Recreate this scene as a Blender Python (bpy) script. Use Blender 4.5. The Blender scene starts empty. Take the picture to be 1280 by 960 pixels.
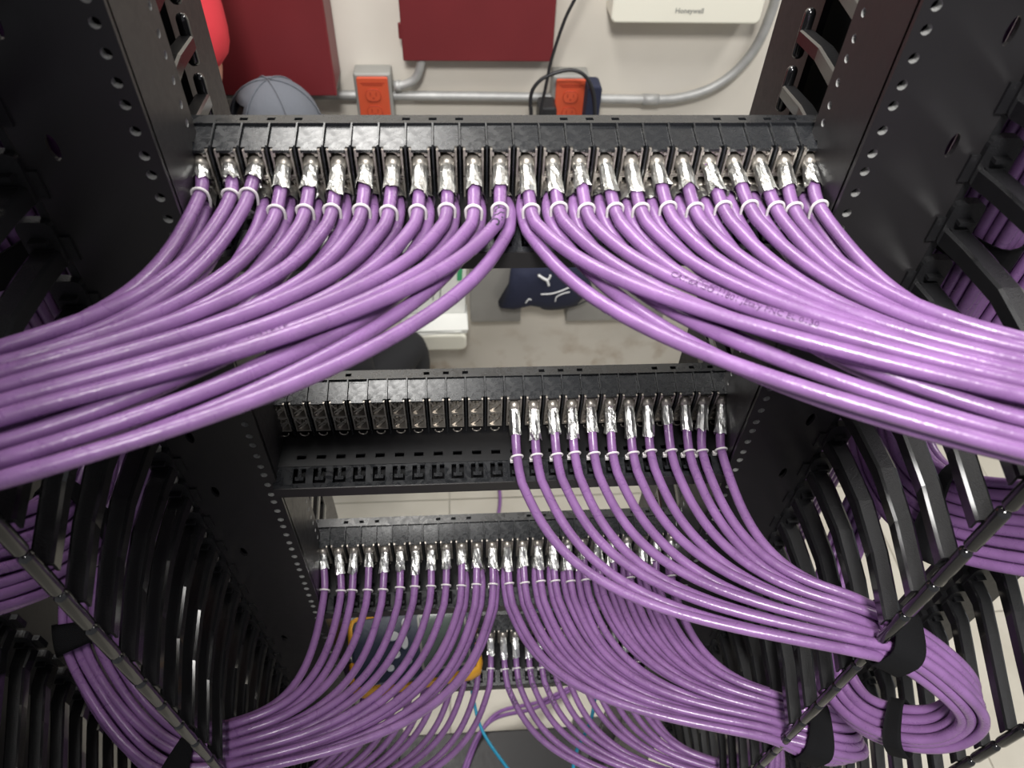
import bpy, bmesh, math, random
import numpy as np
from mathutils import Vector, Matrix

random.seed(4)
rng = np.random.default_rng(7)
scene = bpy.context.scene
COL = scene.collection

# ---------------------------------------------------------------- camera
CAM = np.array([-.0354, -.4324, 1.80])
PITCH, YAW, ROLL, FPX = .8191, .0951, .0455, 900.0
def cam_axes():
    fwd = np.array([math.sin(YAW)*math.cos(PITCH), math.cos(YAW)*math.cos(PITCH), -math.sin(PITCH)])
    right = np.array([math.cos(YAW), -math.sin(YAW), 0.])
    up = np.cross(right, fwd)
    return (math.cos(ROLL)*right+math.sin(ROLL)*up, -math.sin(ROLL)*right+math.cos(ROLL)*up, fwd)
AR, AU, AF = cam_axes()
cd = bpy.data.cameras.new('camera')
cam = bpy.data.objects.new('camera', cd); COL.objects.link(cam)
cd.sensor_width = 36.0; cd.lens = FPX/1280*36.0; cd.clip_start = .01; cd.clip_end = 50
m = Matrix.Identity(4)
for r in range(3):
    m[r][0], m[r][1], m[r][2], m[r][3] = AR[r], AU[r], -AF[r], CAM[r]
cam.matrix_world = m
scene.camera = cam
cd.dof.use_dof = True; cd.dof.focus_distance = .62; cd.dof.aperture_fstop = 9.0

# ---------------------------------------------------------------- world, lights, exposure
w = bpy.data.worlds.new('room_ambient'); scene.world = w; w.use_nodes = True
bg = w.node_tree.nodes['Background']
bg.inputs[0].default_value = (.93, .95, 1.0, 1); bg.inputs[1].default_value = .30
def area(name, loc, target, size, sy, power, col=(1, .98, .95)):
    l = bpy.data.lights.new(name, 'AREA'); l.shape = 'RECTANGLE'; l.size = size; l.size_y = sy
    l.energy = power; l.color = col
    o = bpy.data.objects.new(name, l); COL.objects.link(o); o.location = loc
    o.rotation_euler = (Vector(target)-Vector(loc)).to_track_quat('-Z', 'Y').to_euler()
    return o
area('ceiling_lamp_aisle', (-.13, -1.05, 3.0), (0, -.1, 1.4), .42, .42, 57)
area('ceiling_lamp_wall_side', (-.34, .62, 2.95), (-.34, .62, 0), .40, 1.2, 30)
area('ceiling_lamp_far_right', (1.30, .62, 2.95), (1.30, .62, 0), .40, 1.2, 34)
scene.view_settings.view_transform = 'Standard'
scene.view_settings.look = 'None'
scene.view_settings.exposure = 0.0
scene.view_settings.gamma = 1.0
scene.view_settings.use_curve_mapping = False

# ---------------------------------------------------------------- materials
def mat(name, col, rough=.5, metal=0., bump=0., bscale=200., spec=.5, vary=0., vscale=8., rvary=0., col2=None, coat=0.):
    m = bpy.data.materials.new(name); m.use_nodes = True
    nt = m.node_tree; b = nt.nodes['Principled BSDF']
    b.inputs['Base Color'].default_value = (*col, 1)
    b.inputs['Roughness'].default_value = rough; b.inputs['Metallic'].default_value = metal
    b.inputs['Specular IOR Level'].default_value = spec
    if coat: b.inputs['Coat Weight'].default_value = coat; b.inputs['Coat Roughness'].default_value = .15
    tc = nt.nodes.new('ShaderNodeTexCoord')
    if vary or col2:
        n = nt.nodes.new('ShaderNodeTexNoise'); n.inputs['Scale'].default_value = vscale; n.inputs['Detail'].default_value = 5
        nt.links.new(tc.outputs['Object'], n.inputs['Vector'])
        cr = nt.nodes.new('ShaderNodeValToRGB')
        c2 = col2 or tuple(max(0, c*(1-vary)) for c in col)
        cr.color_ramp.elements[0].position = .36; cr.color_ramp.elements[1].position = .64
        cr.color_ramp.elements[0].color = (*c2, 1); cr.color_ramp.elements[1].color = (*col, 1)
        nt.links.new(n.outputs['Fac'], cr.inputs['Fac']); nt.links.new(cr.outputs['Color'], b.inputs['Base Color'])
    if rvary:
        n2 = nt.nodes.new('ShaderNodeTexNoise'); n2.inputs['Scale'].default_value = 90; n2.inputs['Detail'].default_value = 6
        n2.inputs['Distortion'].default_value = 1.5
        nt.links.new(tc.outputs['Object'], n2.inputs['Vector'])
        mr = nt.nodes.new('ShaderNodeMapRange'); mr.inputs[1].default_value = .3; mr.inputs[2].default_value = .7
        mr.inputs[3].default_value = max(.03, rough-rvary); mr.inputs[4].default_value = rough+rvary
        nt.links.new(n2.outputs['Fac'], mr.inputs['Value']); nt.links.new(mr.outputs['Result'], b.inputs['Roughness'])
    if bump:
        n3 = nt.nodes.new('ShaderNodeTexNoise'); n3.inputs['Scale'].default_value = bscale; n3.inputs['Detail'].default_value = 3
        nt.links.new(tc.outputs['Object'], n3.inputs['Vector'])
        bp = nt.nodes.new('ShaderNodeBump'); bp.inputs['Strength'].default_value = bump; bp.inputs['Distance'].default_value = .002
        nt.links.new(n3.outputs['Fac'], bp.inputs['Height']); nt.links.new(bp.outputs['Normal'], b.inputs['Normal'])
    return m
M = dict(
    purple=mat('purple_jacket', (.262, .130, .322), .31, bump=.14, bscale=240, vary=.20, vscale=45, spec=.62, rvary=.07),
    purple2=mat('purple_jacket_dull', (.25, .11, .33), .5, bump=.15, bscale=220, vary=.2, vscale=30, spec=.45),
    black=mat('black_powder_coat', (.017, .016, .017), .36, bump=.03, bscale=900, spec=.30, rvary=.05),
    plastic=mat('black_textured_plastic', (.010, .010, .011), .42, bump=.30, bscale=1000, spec=.34),
    gloss=mat('black_glossy_plastic', (.010, .010, .011), .13, spec=.8),
    panel=mat('black_panel_plastic', (.013, .014, .016), .29, bump=.03, bscale=300, spec=.56, rvary=.12),
    dark=mat('black_void_plastic', (.006, .006, .007), .5, spec=.3),
    velcro=mat('black_hook_and_loop', (.008, .008, .009), .9, bump=.5, bscale=1500, spec=.15),
    foil=mat('silver_foil', (.88, .88, .86), .33, 1.0, bump=.45, bscale=300),
    jack=mat('zinc_jack', (.50, .46, .41), .38, .75, bump=.1, bscale=400, vary=.3, vscale=200),
    jackdark=mat('jack_cavity', (.15, .13, .11), .5, .4),
    steel=mat('galvanised_conduit', (.42, .42, .41), .5, .35, vary=.2, vscale=30),
    tie=mat('white_nylon', (.78, .74, .74), .4),
    wall=mat('off_white_painted_wall', (.69, .65, .58), .85, bump=.25, bscale=18, col2=(.60, .56, .49), vscale=2.2),
    tile=mat('beige_floor_tile', (.55, .52, .45), .42, col2=(.46, .43, .36), vscale=5),
    grout=mat('floor_grout', (.36, .34, .29), .9),
    red=mat('dark_red_enamel', (.15, .016, .020), .45, vary=.12, vscale=6),
    orange=mat('orange_receptacle', (.52, .075, .028), .5),
    orangedk=mat('orange_receptacle_slots', (.30, .03, .01), .6),
    boxgrey=mat('grey_metal_box', (.33, .33, .31), .5, .3, vary=.15),
    white=mat('ivory_plastic', (.74, .72, .62), .45),
    paper=mat('white_paper', (.80, .80, .76), .8),
    ink=mat('dark_print', (.03, .03, .04), .6),
    cableink=mat('jacket_print', (.075, .02, .10), .6),
    navy=mat('navy_fabric', (.010, .013, .035), .85, bump=.4, bscale=60),
    whiteprint=mat('white_print', (.75, .75, .75), .7),
    cordblack=mat('black_cord_rubber', (.012, .012, .014), .5),
    greyboard=mat('grey_painted_board', (.27, .26, .24), .7, vary=.15),
    cyan=mat('cyan_patch_cord', (.02, .30, .50), .4),
    testblue=mat('navy_tester_case', (.022, .032, .060), .4, bump=.1, bscale=300),
    testyellow=mat('yellow_rubber_bumper', (.75, .36, .02), .5),
    testscreen=mat('tester_glass_screen', (.10, .13, .12), .12, spec=.7),
    testbutton=mat('tester_grey_button', (.55, .57, .60), .35),
    skin=mat('skin', (.50, .24, .16), .5),
    redshirt=mat('red_cotton', (.62, .035, .05), .8, bump=.4, bscale=40),
    blackcloth=mat('black_cotton', (.012, .012, .014), .85, bump=.4, bscale=40),
    greycloth=mat('grey_cap_cotton', (.115, .125, .145), .85, bump=1.0, bscale=28),
    hair=mat('dark_hair', (.012, .009, .008), .6),
    brown=mat('brown_edge_plastic', (.10, .075, .06), .5),
    green=mat('green_print', (.05, .35, .15), .7),
)

# brown scuffs low on the wall
nt = M['wall'].node_tree; bs = nt.nodes['Principled BSDF']
src = bs.inputs['Base Color'].links[0].from_socket
tcn = nt.nodes.new('ShaderNodeTexCoord'); sx = nt.nodes.new('ShaderNodeSeparateXYZ'); nt.links.new(tcn.outputs['Object'], sx.inputs[0])
mp = nt.nodes.new('ShaderNodeMapRange'); mp.inputs[1].default_value = .34; mp.inputs[2].default_value = .10; nt.links.new(sx.outputs['Z'], mp.inputs[0])
nz = nt.nodes.new('ShaderNodeTexNoise'); nz.inputs['Scale'].default_value = 14; nz.inputs['Detail'].default_value = 8; nt.links.new(tcn.outputs['Object'], nz.inputs['Vector'])
rp_ = nt.nodes.new('ShaderNodeMapRange'); rp_.inputs[1].default_value = .5; rp_.inputs[2].default_value = .72; nt.links.new(nz.outputs['Fac'], rp_.inputs[0])
ml = nt.nodes.new('ShaderNodeMath'); ml.operation = 'MULTIPLY'; nt.links.new(mp.outputs[0], ml.inputs[0]); nt.links.new(rp_.outputs[0], ml.inputs[1])
mx = nt.nodes.new('ShaderNodeMix'); mx.data_type = 'RGBA'; mx.inputs[7].default_value = (.34, .25, .17, 1)
nt.links.new(ml.outputs[0], mx.inputs[0]); nt.links.new(src, mx.inputs[6]); nt.links.new(mx.outputs[2], bs.inputs['Base Color'])

# ---------------------------------------------------------------- helpers
def mesh_from(name, V, F, smooth=False):
    me = bpy.data.meshes.new(name)
    me.from_pydata([tuple(map(float, v)) for v in V], [], [tuple(map(int, f)) for f in F])
    if smooth: me.polygons.foreach_set('use_smooth', [True]*len(me.polygons))
    me.update(); return me
def link(name, me, material=None, parent=None, loc=None):
    o = bpy.data.objects.new(name, me); COL.objects.link(o)
    if material is not None and not me.materials: me.materials.append(material)
    if parent is not None: o.parent = parent
    if loc is not None: o.location = loc
    return o
def empty(name, loc=(0, 0, 0)):
    o = bpy.data.objects.new(name, None); COL.objects.link(o); o.location = loc; o.empty_display_size = .02
    return o
def tag(o, label, cat, group=None, kind=None):
    o['label'] = label
    if cat: o['category'] = cat
    if group: o['group'] = group
    if kind: o['kind'] = kind
    return o
class MB:
    def __init__(s): s.V = []; s.F = []; s.sm = []
    def add(s, V, F, smooth=False):
        n = len(s.V); s.V += [tuple(map(float, v)) for v in V]
        s.F += [tuple(int(i)+n for i in f) for f in F]; s.sm += [smooth]*len(F)
        return s
    def box(s, x0, x1, y0, y1, z0, z1):
        V = [(x, y, z) for x in (x0, x1) for y in (y0, y1) for z in (z0, z1)]
        return s.add(V, [(0, 1, 3, 2), (4, 6, 7, 5), (0, 4, 5, 1), (2, 3, 7, 6), (0, 2, 6, 4), (1, 5, 7, 3)])
    def tube(s, pts, r, n=8, caps=True, up=None, rz=None):
        V, F = tube_geo(pts, r, n, caps, up, rz); return s.add(V, F, True)
    def prism(s, poly, axis, a, b):
        # poly list of 2D; axis 'x','y','z' extruded from a to b
        k = len(poly)
        def mk(p, t):
            return {'x': (t, p[0], p[1]), 'y': (p[0], t, p[1]), 'z': (p[0], p[1], t)}[axis]
        V = [mk(p, a) for p in poly]+[mk(p, b) for p in poly]
        F = [tuple(range(k))[::-1], tuple(range(k, 2*k))]+[(i, (i+1) % k, k+(i+1) % k, k+i) for i in range(k)]
        return s.add(V, F)
    def cyl(s, c, r, d0, d1, axis='y', n=12):
        poly = [(r*math.cos(2*math.pi*i/n), r*math.sin(2*math.pi*i/n)) for i in range(n)]
        o = {'x': (c[1], c[2]), 'y': (c[0], c[2]), 'z': (c[0], c[1])}[axis]
        return s.prism([(p[0]+o[0], p[1]+o[1]) for p in poly], axis, d0, d1)
    def mesh(s, name):
        me = bpy.data.meshes.new(name); me.from_pydata(s.V, [], s.F)
        me.polygons.foreach_set('use_smooth', s.sm); me.update()
        bm = bmesh.new(); bm.from_mesh(me); bmesh.ops.recalc_face_normals(bm, faces=bm.faces); bm.to_mesh(me); bm.free()
        return me
    def build(s, name, material, parent=None, bevel=0., loc=None):
        o = link(name, s.mesh(name), material, parent, loc)
        if bevel:
            b = o.modifiers.new('bevel', 'BEVEL'); b.width = bevel; b.segments = 2; b.limit_method = 'ANGLE'
        return o
def norm(v):
    v = np.asarray(v, float); return v/max(1e-12, np.linalg.norm(v))
def frames(P, up=None):
    P = np.asarray(P, float); n = len(P)
    T = np.zeros_like(P); T[1:-1] = P[2:]-P[:-2]; T[0] = P[1]-P[0]; T[-1] = P[-1]-P[-2]
    T /= np.linalg.norm(T, axis=1)[:, None]+1e-12
    U = np.zeros_like(P)
    u = np.array(up if up is not None else (0, 0, 1.), float)
    if abs(u@T[0]) > .95: u = np.array((0, 1., 0)) if abs(T[0][1]) < .9 else np.array((1., 0, 0))
    u = norm(u-T[0]*(u@T[0])); U[0] = u
    for i in range(1, n):
        u = norm(u-T[i]*(u@T[i])); U[i] = u
    return T, U, np.cross(T, U)
def tube_geo(P, r, n=8, caps=True, up=None, rz=None):
    P = np.asarray(P, float); T, U, W = frames(P, up)
    r = np.broadcast_to(np.asarray(r, float), (len(P),)); r2 = r if rz is None else np.broadcast_to(np.asarray(rz, float), (len(P),))
    a = np.arange(n)*2*math.pi/n
    V = (P[:, None, :]+(W[:, None, :]*np.cos(a)[None, :, None])*r[:, None, None]+(U[:, None, :]*np.sin(a)[None, :, None])*r2[:, None, None]).reshape(-1, 3)
    F = []
    for i in range(len(P)-1):
        for j in range(n):
            k = (j+1) % n
            F.append((i*n+j, i*n+k, (i+1)*n+k, (i+1)*n+j))
    if caps:
        F.append(tuple(range(n))[::-1]); F.append(tuple((len(P)-1)*n+j for j in range(n)))
    return V, F
def catmull(W, per=10):
    W = np.asarray(W, float); Q = np.vstack([2*W[0]-W[1], W, 2*W[-1]-W[-2]]); out = []
    for i in range(1, len(Q)-2):
        p0, p1, p2, p3 = Q[i-1], Q[i], Q[i+1], Q[i+2]
        for k in range(per):
            t = k/per
            out.append(.5*((2*p1)+(-p0+p2)*t+(2*p0-5*p1+4*p2-p3)*t*t+(-p0+3*p1-3*p2+p3)*t**3))
    out.append(W[-1]); return np.array(out)
def bezier(p0, p1, p2, p3, n):
    t = np.linspace(0, 1, n)[:, None]
    return (1-t)**3*p0+3*(1-t)**2*t*p1+3*(1-t)*t*t*p2+t**3*p3
def rrect(x0, x1, z0, z1, r, n=4):
    P = []
    for cx, cz, a0 in ((x1-r, z0+r, -90), (x1-r, z1-r, 0), (x0+r, z1-r, 90), (x0+r, z0+r, 180)):
        for k in range(n+1):
            a = math.radians(a0+90*k/n); P.append((cx+r*math.cos(a), cz+r*math.sin(a)))
    return P
WALLS = []
def bare_holes(o):
    o.data.materials.append(M['steel'])
    for i in WALLS: o.data.polygons[i].material_index = 1
def holed_plate(u0, u1, v0, v1, holes, t, put, seg=10):
    """Sheet with real through holes. holes: (u,v,ru,rv,kind) sorted in v, not overlapping in v. put(u,v,d)->xyz, d 0..t"""
    V = []; F = []; WALLS.clear()
    def vid(u, v, d): V.append(put(u, v, d)); return len(V)-1
    def quad(a, b, c, d):
        for dd in (0, t): F.append(tuple(vid(*p, dd) for p in (a, b, c, d)))
    cur = v0
    for (hu, hv, ru, rv, kind) in sorted(holes, key=lambda h: h[1]):
        lo, hi = hv-rv*1.25, hv+rv*1.25
        if lo < cur or hi > v1: continue
        if lo > cur: quad((u0, cur), (u1, cur), (u1, lo), (u0, lo))
        if kind == 'sq': ring = [(hu+ru*a, hv+rv*b) for a, b in ((1, 0), (1, 1), (0, 1), (-1, 1), (-1, 0), (-1, -1), (0, -1), (1, -1))]
        else: ring = [(hu+ru*math.cos(2*math.pi*i/seg), hv+rv*math.sin(2*math.pi*i/seg)) for i in range(seg)]
        k = len(ring); outer = []
        for (a, b) in ring:
            du, dv = a-hu, b-hv
            s = min(((u1-hu) if du > 0 else (hu-u0))/max(abs(du), 1e-9), (hi-hv)/max(abs(dv), 1e-9)); outer.append((hu+du*s, hv+dv*s))
        for i in range(k):
            j = (i+1) % k; quad(ring[i], ring[j], outer[j], outer[i])
            # corner fill
            (au, av), (bu, bv) = outer[i], outer[j]
            onv = lambda p: abs(abs(p[1]-hv)-(hi-hv)) < 1e-9
            if onv(outer[i]) != onv(outer[j]):
                cu = u1 if (au+bu)/2 > hu else u0; cv = hi if (av+bv)/2 > hv else lo
                for dd in (0, t): F.append(tuple(vid(*p, dd) for p in ((au, av), (bu, bv), (cu, cv))))
            WALLS.append(len(F)); F.append((vid(*ring[i], 0), vid(*ring[j], 0), vid(*ring[j], t), vid(*ring[i], t)))
        cur = hi
    if cur < v1: quad((u0, cur), (u1, cur), (u1, v1), (u0, v1))
    for a, b in (((u0, v0), (u0, v1)), ((u1, v0), (u1, v1)), ((u0, v0), (u1, v0)), ((u0, v1), (u1, v1))):
        F.append((vid(*a, 0), vid(*b, 0), vid(*b, t), vid(*a, t)))
    return V, F
def text_mesh(body, size, bold=False):
    c = bpy.data.curves.new('txt', 'FONT'); c.body = body; c.size = size; c.extrude = 0; c.resolution_u = 2
    if bold: c.offset = size*.02
    o = bpy.data.objects.new('txt', c); COL.objects.link(o)
    me = bpy.data.meshes.new_from_object(o.evaluated_get(bpy.context.evaluated_depsgraph_get()))
    V = np.array([v.co[:] for v in me.vertices]) if len(me.vertices) else np.zeros((0, 3))
    F = [tuple(p.vertices) for p in me.polygons]
    bpy.data.objects.remove(o); bpy.data.curves.remove(c); bpy.data.meshes.remove(me)
    return V, F
ORD = ['first', 'second', 'third', 'fourth', 'fifth', 'sixth', 'seventh', 'eighth', 'ninth', 'tenth', 'eleventh', 'twelfth', 'thirteenth',
       'fourteenth', 'fifteenth', 'sixteenth', 'seventeenth', 'eighteenth', 'nineteenth', 'twentieth', 'twenty-first', 'twenty-second', 'twenty-third', 'twenty-fourth']

# ---------------------------------------------------------------- setting: floor, wall
WY = 1.2
fl = MB().box(-2.4, 2.8, -2.4, WY+.1, -.06, -.004).build('floor', M['grout']); fl['kind'] = 'structure'
TS = .42
tile_me = MB().box(-TS/2+.002, TS/2-.002, -TS/2+.002, TS/2-.002, -.012, 0).mesh('tile')
for ix in range(-4, 6):
    for iy in range(-2, 3):
        yc = .99+TS*(iy-2)-TS*0
        link('tile', tile_me, M['tile'], fl, (.12+ix*TS, yc, random.uniform(-.0008, .0008)))
wl = MB().box(-2.4, 2.8, WY, WY+.1, 0, 3.2).build('wall_back', M['wall']); wl['kind'] = 'structure'
bb = MB().box(-2.4, 2.8, WY-.012, WY, 0, .085).build('baseboard_back', M['wall']); bb['kind'] = 'structure'

# ---------------------------------------------------------------- rack posts
RTOP = 1.92
def rack_post(s, label):
    root = tag(empty('rack_post', (s*.244, -.02, 0)), label, 'rack')
    L = np.array([s*.244, -.02, 0])
    hz = []; z = .08
    while z < RTOP-.03:
        for d in (0, .0149, .0298): hz.append(z+d)
        z += .0418
    # camera-side flange: hole column and slotted column
    V, F = holed_plate(.2045, .2205, .02, RTOP, [(.2125, q, .0030, .0030, 'o') for q in hz], .005, lambda u, v, d: np.array([s*u, -.05+d, v])-L)
    bare_holes(link('flange', mesh_from('flange', V, F), M['black'], root))
    ov = []
    for base in (1.656, 1.59, 1.335, 1.257, 1.152, .95, .82, .7): ov.append((.260, base, .0032, .008, 'o'))
    V, F = holed_plate(.2205, .2805, .02, RTOP, ov, .003, lambda u, v, d: np.array([s*u, -.05+d, v])-L, 14)
    link('side_plate', mesh_from('side_plate', V, F), M['black'], root)
    # inner web with a hole column near its far edge
    V, F = holed_plate(-.047, .0145, .02, RTOP, [(.004, q+.004, .0026, .0026, 'o') for q in hz], .003, lambda u, v, d: np.array([s*(.2045+d), u, v])-L)
    bare_holes(link('web', mesh_from('web', V, F), M['black'], root))
    V, F = holed_plate(.2075, .236, .02, RTOP, [], .003, lambda u, v, d: np.array([s*u, .0115+d, v])-L)
    link('rear_flange', mesh_from('rear_flange', V, F), M['black'], root)
    xa, xb = sorted((s*.2085-L[0], s*.224-L[0])); MB().box(xa, xb, -.036-L[1], .008-L[1], .02, RTOP).build('hole_darkener', M['dark'], root)  # added black block inside the channel so the bolt holes look dark
    xa, xb = sorted((s*.2245-L[0], s*.279-L[0])); MB().box(xa, xb, -.040-L[1], -.034-L[1], .02, 1.5).build('slot_darkener', M['dark'], root)  # added dark strip behind the plate, makes the lower oval holes read black
    xa, xb = sorted((s*.20-L[0], s*.285-L[0])); MB().box(xa, xb, -.16, .16, 0, .02).build('foot_plate', M['black'], root)
    return root
rack_post(-1, 'black steel rack post left of the patch panels')
rack_post(1, 'black steel rack post right of the patch panels')
tag(MB().box(-.2, .2, -.17, .10, .0, .09).build('rack_plinth', M['black'], bevel=.004), 'black rack base plate on the floor between the posts', 'rack base')

# unseen tray-shaped blocker, added above the frame to shade left posts and bundles
tr = tag(empty('overhead_light_blocker', (-.5, -.1, 2.1)), 'unseen black light blocker added above the left side of the rack', 'light blocker')
MB().box(-.36, .36, -.9, -.12, 0, .004).build('blocker_sheet', M['black'], tr)
for sx in (-1, 1): MB().box(sx*.36-.003, sx*.36+.003, -.9, -.12, 0, .06).build('blocker_side', M['black'], tr)
# ---------------------------------------------------------------- vertical cable managers
def capsule(p0, p1, r, n=10):
    p0, p1 = np.array(p0, float), np.array(p1, float); d = norm(p1-p0)
    ts = [(-r, .05), (-.75*r, .66), (-.3*r, .95), (0, 1)]
    P = [p0+d*t for t, _ in ts]+[p1-d*t for t, _ in ts[::-1]]
    R = [r*k for _, k in ts]+[r*k for _, k in ts[::-1]]
    return tube_geo(P, R, n, True)
def finger_meshes(s, path, wid, hgt, tip_len, rootplate):
    """finger strap along path (list of xyz, local), channel section wid (x) by hgt (z)"""
    b = MB(); n = len(path)
    prof = [(-.5, -.5), (-.5, .38), (-.36, .5), (.36, .5), (.5, .38), (.5, -.5), (.34, -.5), (.34, .12), (-.34, .12), (-.34, -.5)]
    k = len(prof); V = []
    for i, p in enumerate(path):
        f = 1-.22*i/(n-1)
        for (a, c) in prof: V.append((p[0]+a*wid*f, p[1], p[2]+c*hgt*f))
    F = [(i*k+j, i*k+(j+1) % k, (i+1)*k+(j+1) % k, (i+1)*k+j) for i in range(n-1) for j in range(k)]
    F += [tuple(range(k)), tuple((n-1)*k+j for j in range(k))]
    b.add(V, F)
    # raised rib lines on the strap's side
    me = b.mesh('finger')
    me.materials.append(M['plastic']); me.materials.append(M['gloss'])
    for q, pg in enumerate(me.polygons):
        if q < (n-1)*k and q % k in (0, 1, 3, 4): pg.material_index = 1
    t = MB(); e = path[-1]; V, F = capsule((e[0], e[1]-.004*np.sign(path[0][1]-e[1]), e[2]-tip_len/2), (e[0], e[1]-.004*np.sign(path[0][1]-e[1]), e[2]+tip_len/2), .0046)
    t.add(V, F, True)
    rp = MB()
    if rootplate:
        p = path[0]
        poly = rrect(p[0]-wid*.62, p[0]+wid*.62, p[2]-.007, p[2]+.026, .006)
        rp.prism(poly, 'y', p[1]-.001, p[1]+.006)
        x0, x1 = (p[0]-s*wid*.5, p[0]-s*(wid*.5+.008))
        rp.box(min(x0, x1), max(x0, x1), p[1]+.001, p[1]+.006, p[2]-.004, p[2]+.014)
        rp.box(p[0]-wid*.3, p[0]+wid*.3, p[1]-.006, p[1]+.001, p[2]+.012, p[2]+.0145)
        rp.box(p[0]-wid*.34, p[0]+wid*.34, p[1]-.0035, p[1]+.001, p[2]+.004, p[2]+.007)
    return me, t.mesh('finger_tip'), (rp.mesh('root_plate') if rootplate else None)
FP = .0445
def manager(s, label, zoff):
    root = tag(empty('vertical_cable_manager', (s*.35, -.05, 0)), label, 'cable manager')
    L = np.array([s*.35, -.05, 0])
    zs = [1.429+zoff+FP*n for n in range(-20, 11)]
    # inner fingers
    pi_ = [np.array([s*x, y, z])-L for x, y, z in ((.291, -.053, 0), (.291, -.075, .002), (.288, -.120, .006), (.283, -.165, .003), (.272, -.218, 0))]
    fin = finger_meshes(s, pi_, .0175, .012, .036, True)
    po_ = [np.array([s*x, y, z])-L for x, y, z in ((.462, -.118, 0), (.46, -.14, .002), (.448, -.175, .004), (.436, -.215, .002), (.424, -.256, 0))]
    fou = finger_meshes(s, po_, .015, .013, .034, True)
    pw_ = [np.array([s*x, y, z])-L for x, y, z in ((.232, .022, 0), (.232, .05, .004), (.234, .09, .006), (.238, .138, 0))]
    fwl = finger_meshes(s, pw_, .015, .012, .030, False)
    for meshes, mm, zz in ((fin, M['plastic'], zs), (fou, M['plastic'], [z-.012 for z in zs]), (fwl, M['plastic'], [z+.01 for z in zs if z > .9])):
        for z in zz:
            f = link('finger', meshes[0], mm, root, (0, 0, z))
            link('finger_tip', meshes[1], M['gloss'], f)
            if meshes[2] is not None: link('root_plate', meshes[2], mm, f)
    # spines that carry the fingers
    sl = [(.297, z-.02, .004, .008, 'o') for z in []]
    sp = MB(); sp.box(s*.2815-L[0], s*.2865-L[0], .001, .012, .3, RTOP); sp.build('inner_spine', M['plastic'], root)
    slots = []
    z = .35
    while z < RTOP-.05: slots.append((.432, z, .0025, .006, 'sq')); z += FP
    V, F = holed_plate(.415 if s > 0 else .468, .520, .02, RTOP, slots if s > 0 else [], .004, lambda u, v, d: np.array([s*u, -.112+d, v])-L)
    link('outer_plate', mesh_from('outer_plate', V, F), M['black'], root)
    sw = MB(); sw.box(s*.246-L[0], s*.252-L[0], .19, .27, .3, RTOP); sw.build('wall_side_cover', M['black'], root)
    sk = MB(); sk.box(*sorted((s*.262-L[0], s*.266-L[0])), .06, .245, .3, RTOP); sk.build('wall_side_back', M['dark'], root)
    sb = MB(); sb.box(s*.2525-L[0], s*.2575-L[0], .262, .285, .3, RTOP); sb.build('cover_edge', M['brown'], root)
    return root
manager(-1, 'black finger-style vertical cable manager at the left of the rack', 0)
manager(1, 'black finger-style vertical cable manager at the right of the rack', .008)
tag(MB().box(-.560, -.545, -.32, .36, 0, 1.9).build('neighbouring_cabinet', M['black'], bevel=.003), 'black side panel of the neighbouring cabinet behind the left fingers', 'panel')

# ---------------------------------------------------------------- patch panels
P = .0176
ZT = [1.5633, 1.3192, 1.0751, .8310]
BARZ = [-.038, -.047, -.047, -.047]
PNAME = ['top', 'second', 'third', 'lowest']
def colx(c): return (c-11.5)*P
frame = MB()
hw, hh = .0067, .0095
def ring_frame(b, x0, x1, z0, z1, t, ya, yb):
    b.box(x0, x0+t, ya, yb, z0, z1); b.box(x1-t, x1, ya, yb, z0, z1); b.box(x0+t, x1-t, ya, yb, z1-t, z1); b.box(x0+t, x1-t, ya, yb, z0, z0+t)
ring_frame(frame, -hw, hw, -hh, hh, .0013, -.002, .010)
frame.prism([(-hw+.001, -hh), (-hw+.004, -hh), (hw-.001, .002), (hw-.001, .0045)], 'y', .000, .006)
frame.prism([(-.004, hh), (-.001, hh), (hw-.001, .0055), (hw-.001, .003)], 'y', .000, .006)
frame.box(-hw, -hw+.0025, -.0015, .006, hh-.005, hh)
frame.cyl((.0042, 0, .0062), .0011, -.0025, .004, 'y', 8)
jack_me = frame.mesh('jack')
cav = MB(); cav.box(-hw+.0006, hw-.0006, .006, .018, -hh+.0006, hh-.0006)
cav_me = cav.mesh('cavity')
circ = MB()
V, F = tube_geo([np.array([.0042*math.cos(a), .002, .0042*math.sin(a)]) for a in np.linspace(0, 2*math.pi, 15)], .0009, 6, False); circ.add(V, F, True)
for a in (.8, 2.4, 4.0, 5.5):
    circ.box(.0024*math.cos(a)-.0009, .0024*math.cos(a)+.0009, -.001, .006, .0024*math.sin(a)-.0009, .0024*math.sin(a)+.0009)
circ.prism([(-.0048, -.0035), (-.004, -.0045), (.0048, .0035), (.004, .0045)], 'y', -.0012, .003)
circ.prism([(-.0048, .0035), (-.004, .0045), (-.0005, .0008), (-.0013, 0)], 'y', -.0012, .003)
ring_me = circ.mesh('contact_ring')
clip = MB(); a = np.linspace(math.pi, 2*math.pi, 11)
clip.tube([(.0038*math.cos(t), -.001, .0038*math.sin(t)) for t in [math.pi]+list(a)+[2*math.pi]], .0006, 6)
clip_me = clip.mesh('wire_clip')
cov = MB(); cov.prism([(-.0079, .0), (-.0079, .0195), (.0079, .0195), (.0079, .0), (.0052, .0), (.0052, -.0032), (-.0052, -.0032), (-.0052, .0)], 'z', -.0022, 0)
cov_me = cov.mesh('module_cover')
fin = MB(); fin.prism([(.0205, .0055), (-.0005, .0009), (-.0018, -.002), (-.0018, -.046), (.0205, -.046)], 'x', -.00055, .00055)
fin_me = fin.mesh('divider')
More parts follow.
